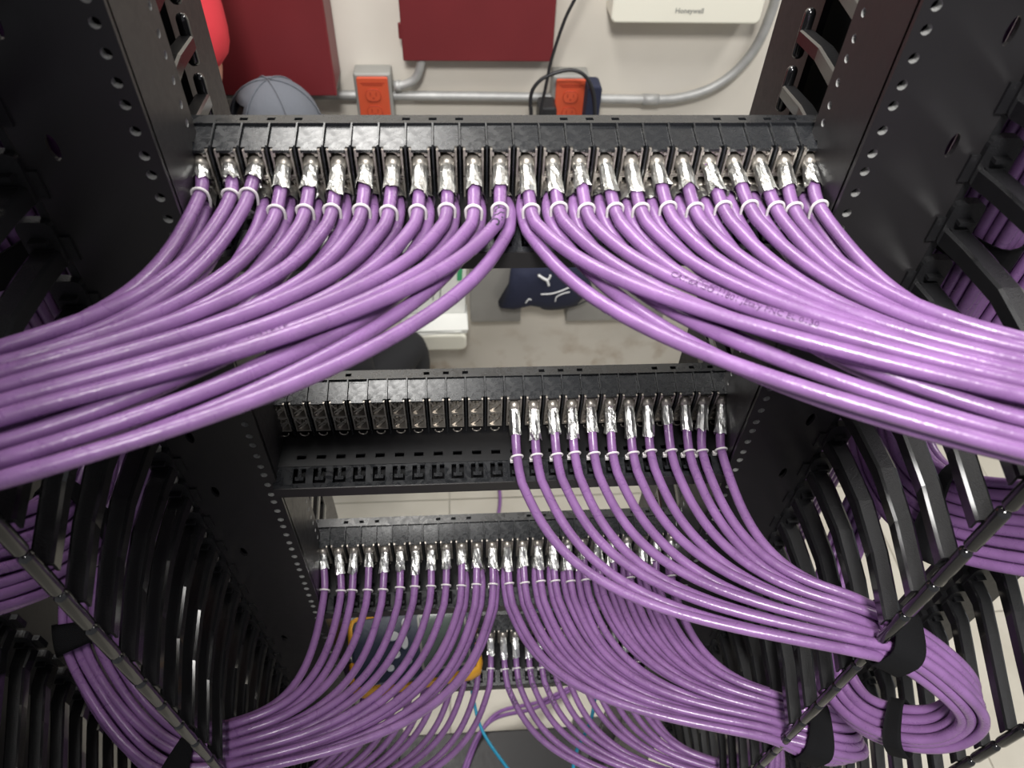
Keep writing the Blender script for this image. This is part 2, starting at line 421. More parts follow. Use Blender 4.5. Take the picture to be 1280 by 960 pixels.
for k in range(4):
    zt = ZT[k]
    root = tag(empty('patch_panel', (0, .03, zt)), f'black forty-eight port patch panel, {["topmost in the rack, full of purple cables", "second from top, its left half without cables", "third from top, under the half-empty panel", "lowest one in view, partly under the tester"][k]}', 'patch panel', 'patch panels in the rack')
    L = np.array([0, .03, zt])
    # top strip with notches
    holes = []
    for b in range(1, 24):
        if b % 6 in (2, 3, 4) or b == 23: holes.append((.0262, (b-12)*P, .0018, .0026, 'sq'))
    V, F = holed_plate(.0208, .0318, -.214, .214, holes, .0025, lambda u, v, d: np.array([v, u, zt+.0050-d])-L)
    link('top_strip', mesh_from('top_strip', V, F), M['panel'], root)
    MB().box(-.214, .214, .0290-L[1], .0318-L[1], -.075, .0024).build('back_plate', M['black'], root)
    MB().box(-.212, .212, .018-L[1], .0288-L[1], -.060, .0022).build('housing', M['dark'], root)
    for c in range(24):
        o = link('module_cover', cov_me, M['panel'], root, np.array([colx(c), .0015, zt-.0012+random.uniform(-.0002, .0002)])-L)
        o.rotation_euler[0] = math.radians(13+random.uniform(-1.2, 1.2))
        for row in range(2):
            j = link('jack', jack_me, M['jack'], root, np.array([colx(c), .001+.001*row, zt-.0118-row*.0198])-L)
            link('cavity', cav_me, M['jackdark'], j)
            if (k == 1) and c < 12 or row == 1: link('contact_ring', ring_me, M['jack'], j)
        link('wire_clip', clip_me, M['jack'], root, np.array([colx(c)+random.uniform(-.001, .001), .0, zt-.0425])-L)
    for b in range(25):
        link('divider', fin_me, M['panel'], root, np.array([(b-12)*P, 0, zt])-L)
    # lacing bar
    bz = zt+BARZ[k]
    bar = tag(empty('lacing_bar'), 'black lacing bar with T-slots', None)
    del bar['label']; bar.parent = root; bar.location = np.array([0, -.02, bz])-L
    LB = np.array([0, -.02, bz])
    V, F = holed_plate(-.036, .036, -.207, .207, [(-.026, colx(c), .0022, .0042, 'sq') for c in range(24)], .0016, lambda u, v, d: np.array([v, u, bz-d])-LB)
    link('shelf', mesh_from('shelf', V, F), M['dark'], bar)
    MB().box(-.206, .206, -.034+.02, .036+.02, -.030, -.028).build('under_plate', M['dark'], bar)
    V, F = holed_plate(-.026, .0, -.207, .207, [(-.0125, colx(c), .0085, .0056, 'sq') for c in range(24)], .0016, lambda u, v, d: np.array([v, -.0345+u*.80, bz+u*.22-d])-LB)
    link('face', mesh_from('face', V, F), M['panel'], bar)
    MB().box(-.207, .207, -.0565+.02, -.0545+.02, -.018, -.0058).build('lower_lip', M['black'], bar)
    MB().box(-.206, .206, -.054+.02, -.030+.02, -.019, -.017).build('lip_floor', M['dark'], bar)
    tb = MB(); tb.prism([(-.0014, .0072), (.0014, .0072), (.0014, -.001), (.0038, -.001), (.0038, -.0044), (-.0038, -.0044), (-.0038, -.001), (-.0014, -.001)], 'z', -.0014, 0)
    tme = tb.mesh('tie_tab')
    for c in range(24): link('tie_tab', tme, M['panel'], bar, np.array([colx(c), -.0445, bz-.0026])-LB).rotation_euler[0] = math.radians(15)
    for s in (-1, 1):
        MB().prism([(-.052-.03, BARZ[k]-.016), (-.036-.03, BARZ[k]), (-.01, -.006), (-.002, -.006), (-.002, -.06)], 'x', s*.2072, s*.2092).build('bar_arm', M['black'], root)
        MB().cyl((s*.2, 0, -.03), .004, -.006, .012, 'y', 10).build('mount_screw', M['black'], root)

# ---------------------------------------------------------------- cables
R0 = .0042
def foil_mesh(path, seed):
    g = np.random.default_rng(seed)
    n = 12; L = len(path)
    rad = np.interp(np.linspace(0, 1, L), [0, .2, 1], [.0046, .0050, .0057])
    V, F = tube_geo(path, rad, n, False)
    V = V+g.normal(0, .00022, V.shape)
    # ragged hem
    V[-n:] += g.normal(0, .0011, (n, 3))*np.array([.4, 1, .6])
    return mesh_from('foil_shield', V, F, False)
def tie_mesh(p, d, drop):
    d = norm(d); up = norm(np.array([0, 0, 1.])-d*d[2]); sd = np.cross(d, up)
    a = np.linspace(0, 2*math.pi, 25)[:-1]; P_ = []
    for t in a:
        c, s = math.cos(t), math.sin(t)
        P_.append(p+sd*c*.0051+up*(s*.0051-(drop if s < 0 else 0)*(-s)))
    P_.append(P_[0]); P_.append(P_[1])
    V, F = tube_geo(P_, .0010, 6, False)
    b = MB(); b.add(V, F, True)
    h = p-up*(.0045+drop)+sd*.004
    b.box(h[0]-.0018, h[0]+.0018, h[1]-.0022, h[1]+.0014, h[2]-.0015, h[2]+.0015)
    return b.mesh('cable_tie')
def bundle_line(W, u0=(0, 1, 0), per=9):
    C = catmull(W, per); T, _, _ = frames(C)
    U = np.zeros_like(C); u = norm(np.array(u0, float)-T[0]*np.dot(u0, T[0]))
    for i in range(len(C)):
        u = norm(u-T[i]*(u@T[i])); U[i] = u
    Vv = np.cross(T, U)
    if Vv[0][2] < 0: Vv = -Vv
    s = np.concatenate([[0], np.cumsum(np.linalg.norm(np.diff(C, axis=0), axis=1))])
    return C, T, U, Vv, s
def make_cable(name, jack, tie, d0, bundle, g_off, c_off, label, group, foil=True, blend=.09, a0=.3, a1=.45, ties=True, drop=.004, seed=0, mt='purple', wob=.001, n_fan=32, early=0, te=None, amin=.046):
    C, T, U, Vv, s = bundle
    g = np.random.default_rng(seed)
    G = C[0]+U[0]*g_off[0]+Vv[0]*g_off[1]
    d0 = norm(d0)
    head = bezier(jack, jack+np.array([0, -.012, -.0015]), tie-d0*.012, tie, 11)
    Ld = np.linalg.norm(G-tie)
    te_ = T[0] if te is None else norm(te)
    fan = bezier(tie, tie+d0*max(Ld*a0, amin), G-te_*Ld*a1, G, n_fan)
    ph = g.uniform(0, 6.28, 2); tt = np.linspace(0, 1, n_fan)
    fan = fan+np.outer(np.sin(math.pi*tt)*np.sin(5*tt+ph[0])*wob, [.5, .6, .8])
    f = np.clip(s/blend, 0, 1); f = f*f*(3-2*f)
    off = np.outer(1-f, g_off)+np.outer(f, c_off)
    wv = np.outer(f, g.normal(0, .0012, 2)); off = off+wv*np.sin(s*25+ph[1])[:, None]
    tail = C+U*off[:, :1]+Vv*off[:, 1:]
    pts = np.vstack([head[:-1], fan[:-1], tail])
    for _ in range(18):
        pts[13:-1] = .25*pts[12:-2]+.5*pts[13:-1]+.25*pts[14:]
    V, F = tube_geo(pts, R0, 10)
    o = link(name, mesh_from(name, V, F, True), M[mt])
    tag(o, label, 'cable', group)
    if foil:
        k = 6+int(g.integers(0, 2))-(1 if g.random() < .3 else 0) if not early else early
        link('foil_shield', foil_mesh(head[2:k+1], seed), M['foil'], o)
        V, F = tube_geo(head[:3]+np.array([[0, -.0004, .0002]]), [.0056, .0056, .0050], 10); link('connector_sleeve', mesh_from('connector_sleeve', V, F, True), M['jack'], o)
    if ties: link('cable_tie', tie_mesh(tie, fan[1]-head[-2], drop), M['tie'], o)
    return o, pts
def pick(idx, nw, sp=.0083, jit=None):
    nl = nw
    return np.array([(idx % nl-(nl-1)/2)*sp, (idx//nl)*sp])
allpts = {}
def side_bundle(k, s, W, rows, lanes_u, gz, cwide, blend=.09, a0=.3, a1=.45, tie_z=None, mt='purple', flat=True, low=range(12), te=None):
    """cables of one half panel: i=0 is the outermost column"""
    bundle = bundle_line(W)
    zt = ZT[k]; n = 12*rows
    for row in range(rows-1, -1, -1):
        for i in range(12):
            if row and i not in low: continue
            c = i if s < 0 else 23-i
            x = colx(c)
            tz = tie_z-row*.0088
            jack = np.array([x, .005, zt-.0125-row*.0198])
            ty = (-.042 if k == 0 else -.038) if row == 0 else -.034
            if k == 0 and s < 0 and row == 0 and i < 3: ty = -.026; tzz = tz+.002
            else: tzz = tz
            tie = np.array([x+s*((.001 if i > 1 else -.004) if row == 0 else -.0045)+random.uniform(-.001, .001), ty+random.uniform(-.0015, .0015), tzz])
            d0 = np.array([s*.06, -1, -.30 if k else -.10])
            u = lanes_u[0]+(lanes_u[1]-lanes_u[0])*i/11
            v = gz[0]-row*gz[1]+(gz[2] if i % 2 else -gz[2])
            if rows == 2 and k == 0:
                a_, b_ = ((.035, -.016), (.014, -.045))[row]
                u = a_+(b_-a_)*i/11; v = (.0065, -.0045)[row]+(.0035 if i % 2 else -.0025)+random.uniform(-.001, .001)
            elif row: u += .003
            idx = i*rows+row
            lay = cwide[1]
            cu = ((idx//lay)-(math.ceil(n/lay)-1)/2)*-.0086
            cv = ((idx % lay)-(lay-1)/2)*-.0086
            sgn = np.sign(lanes_u[0]-lanes_u[1])
            cu *= sgn
            rr = 'upper' if row == 0 else 'lower'
            lab = f'purple cable from {rr} jack in {ORD[c]} column from left of {PNAME[k]} patch panel'
            o, pts = make_cable('network_cable', jack, tie, d0, bundle, np.array([u, v]), np.array([cu, cv]), lab, f'purple cables on the {PNAME[k]} patch panel',
                       foil=True, blend=blend, a0=((.20 if row == 0 else .27) if k == 0 else a0)+random.uniform(-.02, .02), a1=a1+random.uniform(-.03, .03), ties=(row == 0), drop=(.009 if rows == 2 else .003), seed=k*1000+(s+1)*300+row*100+i, mt=mt, te=te, amin=(.068 if k == 0 else .046), wob=(.001 if row == 0 else .0022))
            allpts[(k, s, row, i)] = (o, pts)
    return bundle
B = {}
# top panel
for s in (-1, 1):
    W = [(s*.262, -.203 if s < 0 else -.212, 1.541), (s*.325, -.225, 1.532), (s*.385, -.235, 1.490), (s*.402, -.222, 1.415), (s*.372, -.180, 1.362),
         (s*.343, -.140, 1.322), (s*.335, -.085, 1.305), (s*.335, -.032, 1.33), (s*.337, -.014, 1.40), (s*.337, -.010, 1.55), (s*.337, -.010, 1.75), (s*.337, -.010, 1.98)]
    B[0, s] = side_bundle(0, s, W, 2, (.050, -.050), (.005, .0090, .0022), (8, 3), a0=.34, a1=.40, tie_z=1.542, te=(s, -.36, 0))
# second panel, right half
W = [(.268, -.207, 1.275), (.302, -.219, 1.262), (.340, -.240, 1.240), (.368, -.250, 1.205), (.362, -.254, 1.168), (.338, -.244, 1.142), (.314, -.218, 1.120), (.318, -.160, 1.105), (.345, -.09, 1.11),
     (.380, -.035, 1.16), (.386, -.02, 1.28), (.386, -.02, 1.5), (.386, -.02, 1.98)]
B[1, 1] = side_bundle(1, 1, W, 1, (.027, -.027), (.0, .0, .0042), (4, 3), blend=.03, a0=.42, a1=.42, tie_z=ZT[1]-.0385, te=(1, -.28, 0))
# third panel
W = [(.272, -.196, 1.040), (.305, -.212, 1.036), (.340, -.216, 1.022), (.358, -.200, .998), (.350, -.165, .978), (.340, -.11, .975), (.335, -.05, 1.0), (.334, .02, 1.06), (.334, .03, 1.2), (.334, .03, 1.5), (.334, .03, 1.98)]
B[2, 1] = side_bundle(2, 1, W, 2, (.024, -.026), (.004, .0085, .0042), (6, 4), blend=.04, a0=.42, a1=.42, tie_z=ZT[2]-.034, te=(1, -.2, 0))
W = [(-.268, -.200, 1.040), (-.312, -.205, 1.038), (-.362, -.172, 1.045), (-.402, -.128, 1.062), (-.424, -.090, 1.085), (-.420, -.035, 1.12), (-.385, .015, 1.17), (-.345, .035, 1.25), (-.332, .035, 1.4), (-.332, .035, 1.6), (-.332, .035, 1.98)]
B[2, -1] = side_bundle(2, -1, W, 2, (.026, -.024), (.004, .0085, .0042), (6, 4), blend=.04, a0=.42, a1=.42, tie_z=ZT[2]-.034, te=(-1, -.1, 0), low=(9, 10, 11))
# lowest panel
for s in (-1, 1):
    W = [(s*.272, -.190, .788), (s*.31, -.20, .783), (s*.35, -.19, .77), (s*.37, -.13, .755), (s*.37, -.06, .76), (s*.395, .03, .82), (s*.40, .06, .95), (s*.40, .06, 1.3), (s*.40, .06, 1.98)]
    B[3, s] = side_bundle(3, s, W, 1, (.024, -.024), (.0, .0, .004), (4, 3), blend=.04, a0=.40, a1=.42, tie_z=ZT[3]-.040, te=(s, -.2, 0))

# printed lettering on some jackets
def print_on(key, text, s0, size, ang, flip=False, ink='cableink', bold=False):
    o, pts = allpts[key]
    s = np.concatenate([[0], np.cumsum(np.linalg.norm(np.diff(pts, axis=0), axis=1))])
    V, F = text_mesh(text, size, bold)
    if not len(V): return
    V[:, 1] -= size*.35
    Tn = np.zeros_like(pts); Tn[1:-1] = pts[2:]-pts[:-2]; Tn[0] = Tn[1]; Tn[-1] = Tn[-2]
    out = []
    for (tx, ty, _) in V:
        q = s0+(-tx if flip else tx); p = np.array([np.interp(q, s, pts[:, i]) for i in range(3)])
        t = norm([np.interp(q, s, Tn[:, i]) for i in range(3)])
        up = norm(np.array([0, -.35, 1.])-t*np.dot([0, -.35, 1.], t)); sd = np.cross(up, t)*(-1 if flip else 1)
        al = ang+ty/R0
        out.append(p+(up*math.cos(al)+sd*math.sin(al))*(R0+.00022))
    link('printed_lettering', mesh_from('printed_lettering', out, F), M[ink], o)
print_on((0, -1, 0, 10), 'SYSTEM   CATEGORY   4P   TIA   C', .20, .0062, 0)
print_on((0, 1, 0, 8), 'IEC 60332   JEC', .13, .0050, 0)
print_on((0, 1, 0, 9), 'CAT.6A ISO 11801 JEtaly FNC EL 0130', .13, .0052, 0)
print_on((0, -1, 0, 11), 'ANIC', .047, .0085, 0, ink='ink', bold=True)
for i, tx in ((9, 'CAT 6A'), (8, 'AN  NSA'), (7, 'TIA'), (10, '568'), (11, 'AN NSA')):
    print_on((3, 1, 0, i), tx, .055+.01*(i % 3), .0075, 0, ink='ink', bold=True)

# lower half of the left bundle of the second panel is empty on purpose (no cables there in view)
# hook-and-loop straps
def strap(bundle, q, ru, rv, wid, label, cu=0, cv=0):
    C, T, U, Vv, s = bundle
    i0, i1 = np.searchsorted(s, q-wid/2), np.searchsorted(s, q+wid/2)
    qs = np.linspace(q-wid/2, q+wid/2, 6)
    n = 22; V = []; 
    def at(A, t): return np.array([np.interp(t, s, A[:, i]) for i in range(3)])
    for t in qs:
        c, u, v = at(C, t), norm(at(U, t)), norm(at(Vv, t))
        for layer in (0, .0016):
            for j in range(n):
                a = 2*math.pi*j/n
                ca, sa = math.cos(a), math.sin(a)
                e = .62
                V.append(c+u*(cu+np.sign(ca)*abs(ca)**e*(ru+layer))+v*(cv+np.sign(sa)*abs(sa)**e*(rv+layer)))
    F = []; m_ = len(qs)
    for i in range(m_-1):
        for j in range(n):
            k = (j+1) % n
            b0, b1 = i*2*n, (i+1)*2*n
            F.append((b0+j, b1+j, b1+k, b0+k)); F.append((b0+n+j, b0+n+k, b1+n+k, b1+n+j))
    for b0 in (0, (m_-1)*2*n):
        for j in range(n):
            k = (j+1) % n; F.append((b0+j, b0+k, b0+n+k, b0+n+j))
    o = link('hook_and_loop_strap', mesh_from('hook_and_loop_strap', V, F, True), M['velcro'])
    tag(o, label, 'strap', 'hook-and-loop straps on cable bundles')
    return o
def sat(bundle, j, per=9): return bundle[4][j*per]
b = B[1, 1]
strap(b, sat(b, 1)*.62, .0245, .0175, .026, 'wide black strap where the second panel bundle passes the right finger tips')
strap(b, sat(b, 5), .0215, .0165, .014, 'narrow black strap on the hanging loop of purple cables at lower right')
b = B[0, 1]; strap(b, sat(b, 5), .040, .0175, .014, 'black strap on the loop bundle behind the upper right finger tips')
b = B[2, 1]; strap(b, sat(b, 1), .0285, .0205, .020, 'black strap on the third panel bundle at the bottom right fingers')
b = B[2, -1]; strap(b, sat(b, 4)*.98, .0285, .0205, .024, 'black strap on the curved bundle left of the finger tips')
strap(b, sat(b, 1)*.95, .0285, .0205, .020, 'black strap at the foot of the left finger row')
b = B[0, -1]; strap(b, sat(b, 5)*.4+sat(b, 6)*.6, .037, .0165, .020, 'black strap on the bundle behind the left manager fingers')
b = B[0, 1]; strap(b, 1.0*sat(b, 8)*.35+.65*sat(b, 9), .037, .0165, .024, 'black strap on the vertical bundle behind the uppermost right finger')
b = B[0, -1]; strap(b, 1.0*sat(b, 8)*.35+.65*sat(b, 9), .037, .0165, .024, 'black strap on the vertical bundle behind the uppermost left finger')

# ---------------------------------------------------------------- things on the wall
def at(px, py, ax, v):
    d = AF+AR*(px-640)/FPX-AU*(py-480)/FPX
    return CAM+d*((v-CAM[ax])/d[ax])
# red alarm cabinets
def red_box(x0, x1, z0, z1, d, label, hinge):
    root = tag(empty('alarm_cabinet', ((x0+x1)/2, WY-d/2, z0)), label, 'cabinet', 'red wall cabinets')
    L = np.array([(x0+x1)/2, WY-d/2, z0])
    MB().box(x0-L[0], x1-L[0], -d/2, d/2, 0, z1-z0).build('body', M['red'], root, .004)
    MB().box(x0-L[0]-.003, x1-L[0]+.003, -d/2-.012, -d/2-.001, -.002, z1-z0).build('door', M['red'], root, .003)
    for zz in (.045, .35): MB().cyl((hinge-L[0], -d/2-.006, 0), .006, zz, zz+.03, 'z', 8).build('hinge', M['red'], root)
red_box(-.70, -.297, 1.085, 1.75, .10, 'large dark red wall cabinet behind the left rack post', -.70)
red_box(-.150, .170, 1.130, 1.75, .03, 'dark red wall cabinet above the middle of the panels', -.153)
# ivory device with lettering
root = tag(empty('control_box', (.46, WY, 1.2)), 'ivory wall control box with small grey lettering', 'control box')
L = np.array([.46, WY, 1.2])
c0 = at(763, 29, 1, WY-.07); c1 = at(948, 34, 1, WY-.07)
MB().prism([(a-L[0], b_-L[2]) for a, b_ in rrect(c0[0], c1[0], c0[2], c0[2]+.32, .012)], 'y', -.07, 0).build('case', M['white'], root, .004)
V, F = text_mesh('Honeywell', .024, True)
V = np.array(V); wx = V[:, 0].max()
p = at(862, 12.5, 1, WY-.0705)
k_ = .060/wx
link('lettering', mesh_from('lettering', [(p[0]-L[0]+(v[0]-wx/2)*k_, -.0708, p[2]-L[2]+v[1]*k_-.006) for v in V], F), M['boxgrey'], root)
# conduits
cp = catmull([at(255, 117, 1, WY-.02), at(330, 118, 1, WY-.02), at(500, 119.5, 1, WY-.02), at(640, 121, 1, WY-.02), at(790, 124, 1, WY-.02), at(850, 122, 1, WY-.02), at(900, 104, 1, WY-.02), at(940, 66, 1, WY-.02), at(966, 10, 1, WY-.02), at(978, -50, 1, WY-.02), at(985, -150, 1, WY-.02)], 8)
root = MB().tube(cp, .0105, 12).build('conduit', M['steel']); tag(root, 'galvanised conduit along the wall bending upward at right', 'conduit')
q0, q1 = at(803, 124.3, 1, WY-.02), at(823, 124.6, 1, WY-.02)
MB().tube([q0, q1], .0128, 12).build('coupling', M['steel'], root)
cp2 = catmull([at(493, 108, 1, WY-.03), at(508, 105, 1, WY-.03), at(520, 97, 1, WY-.03), at(526, 80, 1, WY-.03), at(528, 62, 1, WY-.03)], 8)
root = MB().tube(cp2, .0095, 12).build('conduit_elbow', M['steel']); tag(root, 'short galvanised elbow rising into the middle red cabinet', 'conduit')
MB().tube([cp2[0], cp2[4]], .012, 10).build('fitting', M['steel'], root)
def outlet(px, py, label, extra=False):
    p = at(px, py, 1, WY-.055)
    root = tag(empty('power_outlet', tuple(p)), label, 'outlet', 'orange outlets on the wall')
    MB().box(-.041, .041, .006, .055, -.062, .062).build('junction_box', M['boxgrey'], root, .004)
    MB().prism(rrect(-.034, .034, -.056, .056, .004), 'y', -.002, .006).build('cover_plate', M['orange'], root, .0015)
    for dz in (.018, -.020):
        r_ = MB().prism([(.0165*math.cos(t)*1.0, dz+.0145*max(-.8, min(.8, math.sin(t)))/.8*.9) for t in np.linspace(0, 2*math.pi, 17)[:-1]], 'y', -.005, -.0018).build('receptacle', M['orange'], root)
        sl = MB(); sl.box(-.0075, -.0055, -.0054, -.0048, dz-.001, dz+.007); sl.box(.0055, .0075, -.0054, -.0048, dz-.001, dz+.007); sl.cyl((0, 0, dz-.006), .0022, -.0054, -.0048, 'y', 8)
        sl.build('slots', M['orangedk'], r_)
        rg = MB().tube([(.0165*math.cos(t), -.0045, dz+.0145*max(-.8, min(.8, math.sin(t)))/.8*.9) for t in np.linspace(0, 2*math.pi, 17)], .0008, 5, False).build('rim', M['orangedk'], r_)
    pl_ = MB(); pl_.box(-.026, .026, -.0026, -.0018, .0435, .0455); pl_.box(-.022, .022, -.0026, -.0018, .0395, .0412); pl_.build('faint_print', M['orangedk'], root)
    return p
o1 = outlet(468, 128, 'orange outlet on grey box below the large red cabinet')
o2 = outlet(712, 130, 'orange outlet with black adapters and cords around it')
# black plugs and cords at the right outlet
ad = MB().prism(rrect(-.020, .020, -.075, .028, .008), 'y', -.045, .012).build('power_adapter', M['cordblack'], None, .004, tuple(at(682, 138, 1, WY-.06)))
tag(ad, 'black power adapter left of the corded orange outlet', 'adapter')
ad2 = MB().prism(rrect(-.016, .016, -.095, .055, .010), 'y', -.04, .012).build('power_adapter', M['navy'], None, .004, tuple(at(738, 128, 1, WY-.06)))
tag(ad2, 'dark navy power adapter right of the corded orange outlet', 'adapter')
Yc = WY-.11
cc = catmull([at(*q, 1, Yc) for q in ((664, 148), (664, 118), (676, 100), (698, 90), (718, 88), (733, 97), (742, 118), (744, 150))], 8)
tag(MB().tube(cc, .0042, 8).build('power_cord', M['cordblack']), 'black power cord looped over the right orange outlet', 'cord')
cc = catmull([at(*q, 1, Yc) for q in ((745, -60), (722, -8), (708, 20), (697, 50), (688, 80), (684, 100), (678, 128), (672, 160))], 8)
tag(MB().tube(cc, .0035, 8).build('power_cord', M['cordblack']), 'black cord hanging past the middle red cabinet to the outlet', 'cord')

# things lower on the wall
def wall_box(name, xa, xb, ya, yb, Y, mt, label, cat):
    a, b_ = at(xa, yb, 1, Y), at(xb, ya, 1, Y)
    o = MB().box(a[0], b_[0], Y, WY, a[2], b_[2]).build(name, M[mt], None, .004); tag(o, label, cat); return o
g1 = wall_box('wall_duct_box', 588, 656, 300, 403, WY-.05, 'greyboard', 'grey box on the wall left of the navy bag', 'box')
g2 = wall_box('wall_duct_box', 707, 850, 310, 402, WY-.05, 'greyboard', 'grey box on the wall right of the navy bag', 'box')
# navy drawstring bag
Yb = WY-.075
bagpoly = [at(*q, 1, Yb)[[0, 2]] for q in ((623, 382), (640, 384), (662, 379), (690, 384), (722, 378), (740, 360), (735, 330), (700, 318), (665, 330), (655, 334), (640, 333), (636, 360))]
bagpoly = [tuple(q) for q in bagpoly]
cb = np.mean(bagpoly, axis=0); L = np.array([cb[0], Yb, cb[1]])
root = tag(empty('drawstring_bag', tuple(L)), 'navy drawstring bag with white mark hanging on the wall', 'bag')
bm_ = MB()
k = len(bagpoly); V = []
for f, y in ((1, .02), (1, 0), (.94, -.016), (.75, -.026), (.4, -.031)):
    for (x, z) in bagpoly: V.append(((x-cb[0])*f, y, (z-cb[1])*f))
F = [(i*k+j, i*k+(j+1) % k, (i+1)*k+(j+1) % k, (i+1)*k+j) for i in range(4) for j in range(k)]+[tuple(range(k)), tuple(4*k+j for j in range(k))]
bm_.add(V, F, True); bm_.build('fabric', M['navy'], root)
def on_bag(pts, r, name, mt):
    Q = catmull([at(*q, 1, Yb-.036)-L for q in pts], 6); MB().tube(Q, r, 6).build(name, M[mt], root)
on_bag(((673, 344), (679, 348), (684, 351), (686, 357)), .0036, 'printed_mark', 'whiteprint')
on_bag(((684, 351), (687, 347), (688, 344)), .0030, 'printed_mark', 'whiteprint')
on_bag(((676, 368), (690, 367), (703, 363), (712, 359)), .0018, 'printed_stripe', 'whiteprint')
on_bag(((694, 377), (696, 371), (704, 367), (712, 365)), .0016, 'printed_stripe', 'whiteprint')
on_bag(((657, 379), (661, 374), (664, 375)), .0015, 'printed_stripe', 'whiteprint')
Q = catmull([at(*q, 1, Yb-.01)-L for q in ((672, 380), (680, 386), (700, 386), (725, 380), (740, 370))], 6)
MB().tube(Q, .0022, 6).build('drawstring', M['cordblack'], root)
# wall tray with papers
Yp = WY-.12
a, b_ = at(519, 439, 1, Yp), at(583, 418, 1, Yp)
L = np.array([(a[0]+b_[0])/2, WY-.06, a[2]])
root = tag(empty('document_tray', tuple(L)), 'ivory wall tray holding a stack of papers', 'tray')
MB().prism(rrect(a[0]-L[0]-.09, b_[0]-L[0], 0, .06, .018), 'y', -.06, .06).build('tray', M['white'], root, .006)
for n_, (dx, dz, rot, dd) in enumerate(((0, .060, .05, .10), (-.012, .066, -.03, .11), (.004, .071, .02, .105))):
    o = MB().box(-.10, .075, -.055, .055, 0, .0045).build('paper_sheaf', M['paper'], None); tag(o, ['lowest paper sheaf lying on the ivory wall tray', 'middle paper sheaf on the ivory wall tray, shifted left', 'topmost flat paper sheaf on the ivory wall tray'][n_], 'paper', 'papers on the wall tray')
    o.location = tuple(L+np.array([dx, 0, dz])); o.rotation_euler[2] = rot
bx = tag(empty('leaflet', tuple(L+np.array([.0, .02, .078]))), 'white leaflet with green print leaning over the wall tray', 'paper')
MB().prism([(-.09, 0), (.072, 0), (.082, .23), (-.07, .235)], 'y', -.003, .003).build('sheet', M['paper'], bx)
MB().prism([(.052, .12), (.066, .12), (.070, .19), (.055, .19)], 'y', -.0045, -.003).build('green_print', M['green'], bx)
for q in range(3): MB().prism([(-.04+.02*q, .05), (-.036+.02*q, .05), (-.030+.02*q, .14), (-.034+.02*q, .14)], 'y', -.0042, -.003).build('print_line', M['boxgrey'], bx)

# ---------------------------------------------------------------- people behind the rack
def skin_body(name, verts, edges, radii, material, root_i=0, parent=None, sub=2):
    me = bpy.data.meshes.new(name); me.from_pydata([tuple(v) for v in verts], edges, [])
    o = bpy.data.objects.new(name, me); COL.objects.link(o)
    if parent: o.parent = parent
    sk = o.modifiers.new('skin', 'SKIN'); sk.use_smooth_shade = True
    for i, r in enumerate(radii):
        me.skin_vertices[0].data[i].radius = (r, r) if not isinstance(r, tuple) else r
        me.skin_vertices[0].data[i].use_root = (i == root_i)
    sb = o.modifiers.new('sub', 'SUBSURF'); sb.levels = sub; sb.render_levels = sub
    me.materials.append(material); return o
# standing person in a red shirt, mostly hidden by the left post
Lp = Vector((-.672, .86, 0))
pr_ = tag(empty('person', Lp), 'person in red shirt and black trousers standing behind the left post', 'person')
def body_pts(d): return [Vector(q) for q in d]
v = body_pts([(0, 0, .98), (0, 0, 1.15), (0, .02, 1.32), (0, .03, 1.47), (0, .03, 1.55), (0, .05, 1.64), (0, .055, 1.74),
              (.17, .03, 1.42), (.180, .0, 1.205), (.06, .17, 1.16), (.0, .22, 1.20),
              (-.19, .03, 1.45), (-.23, 0, 1.22), (-.22, .1, 1.02), (-.21, .15, .95),
              (.10, 0, .90), (.11, .02, .50), (.11, -.02, .09), (.11, .1, .04), (-.10, 0, .90), (-.11, .02, .50), (-.11, -.02, .09), (-.11, .1, .04)])
e = [(0, 1), (1, 2), (2, 3), (3, 4), (4, 5), (5, 6), (3, 7), (7, 8), (8, 9), (9, 10), (3, 11), (11, 12), (12, 13), (13, 14), (0, 15), (15, 16), (16, 17), (17, 18), (0, 19), (19, 20), (20, 21), (21, 22)]
rd = [.15, .15, .165, .13, .055, .085, .085, .068, .047, .036, .034, .068, .047, .036, .034, .095, .065, .045, .035, .095, .065, .045, .035]
skin_body('body', v, e, rd, M['skin'], 0, pr_)
sv = [v[0]+Vector((0, 0, .12)), v[1]+Vector((0, 0, .05)), v[2], v[3], v[7], v[8]+Vector((.0, .0, .02)), v[11], v[12]+Vector((0, 0, .05))]
skin_body('shirt', sv, [(0, 1), (1, 2), (2, 3), (3, 4), (4, 5), (3, 6), (6, 7)], [.172, .175, .185, .145, .082, .074, .082, .074], M['redshirt'], 0, pr_)
tv = [v[0]+Vector((.075, 0, .245)), v[0]+Vector((0, 0, .03)), v[15], v[16], v[17], v[19], v[20], v[21]]
skin_body('trousers', tv, [(0, 1), (1, 2), (2, 3), (3, 4), (1, 5), (5, 6), (6, 7)], [.19, .185, .115, .085, .07, .115, .085, .07], M['blackcloth'], 0, pr_)
for sx in (-1, 1):
    for j in range(4):
        h = v[10] if sx > 0 else v[14]
        q0 = h+Vector((sx*(-.018+.012*j), .02, 0)); 
        skin_body('finger', [q0, q0+Vector((0, .035, -.012)), q0+Vector((0, .055, -.035))], [(0, 1), (1, 2)], [.009, .0085, .007], M['skin'], 0, pr_, 1)
    q0 = h+Vector((-sx*.03, 0, 0)); skin_body('thumb', [q0, q0+Vector((-sx*.015, .02, -.012)), q0+Vector((-sx*.012, .045, -.02))], [(0, 1), (1, 2)], [.011, .0095, .008], M['skin'], 0, pr_, 1)
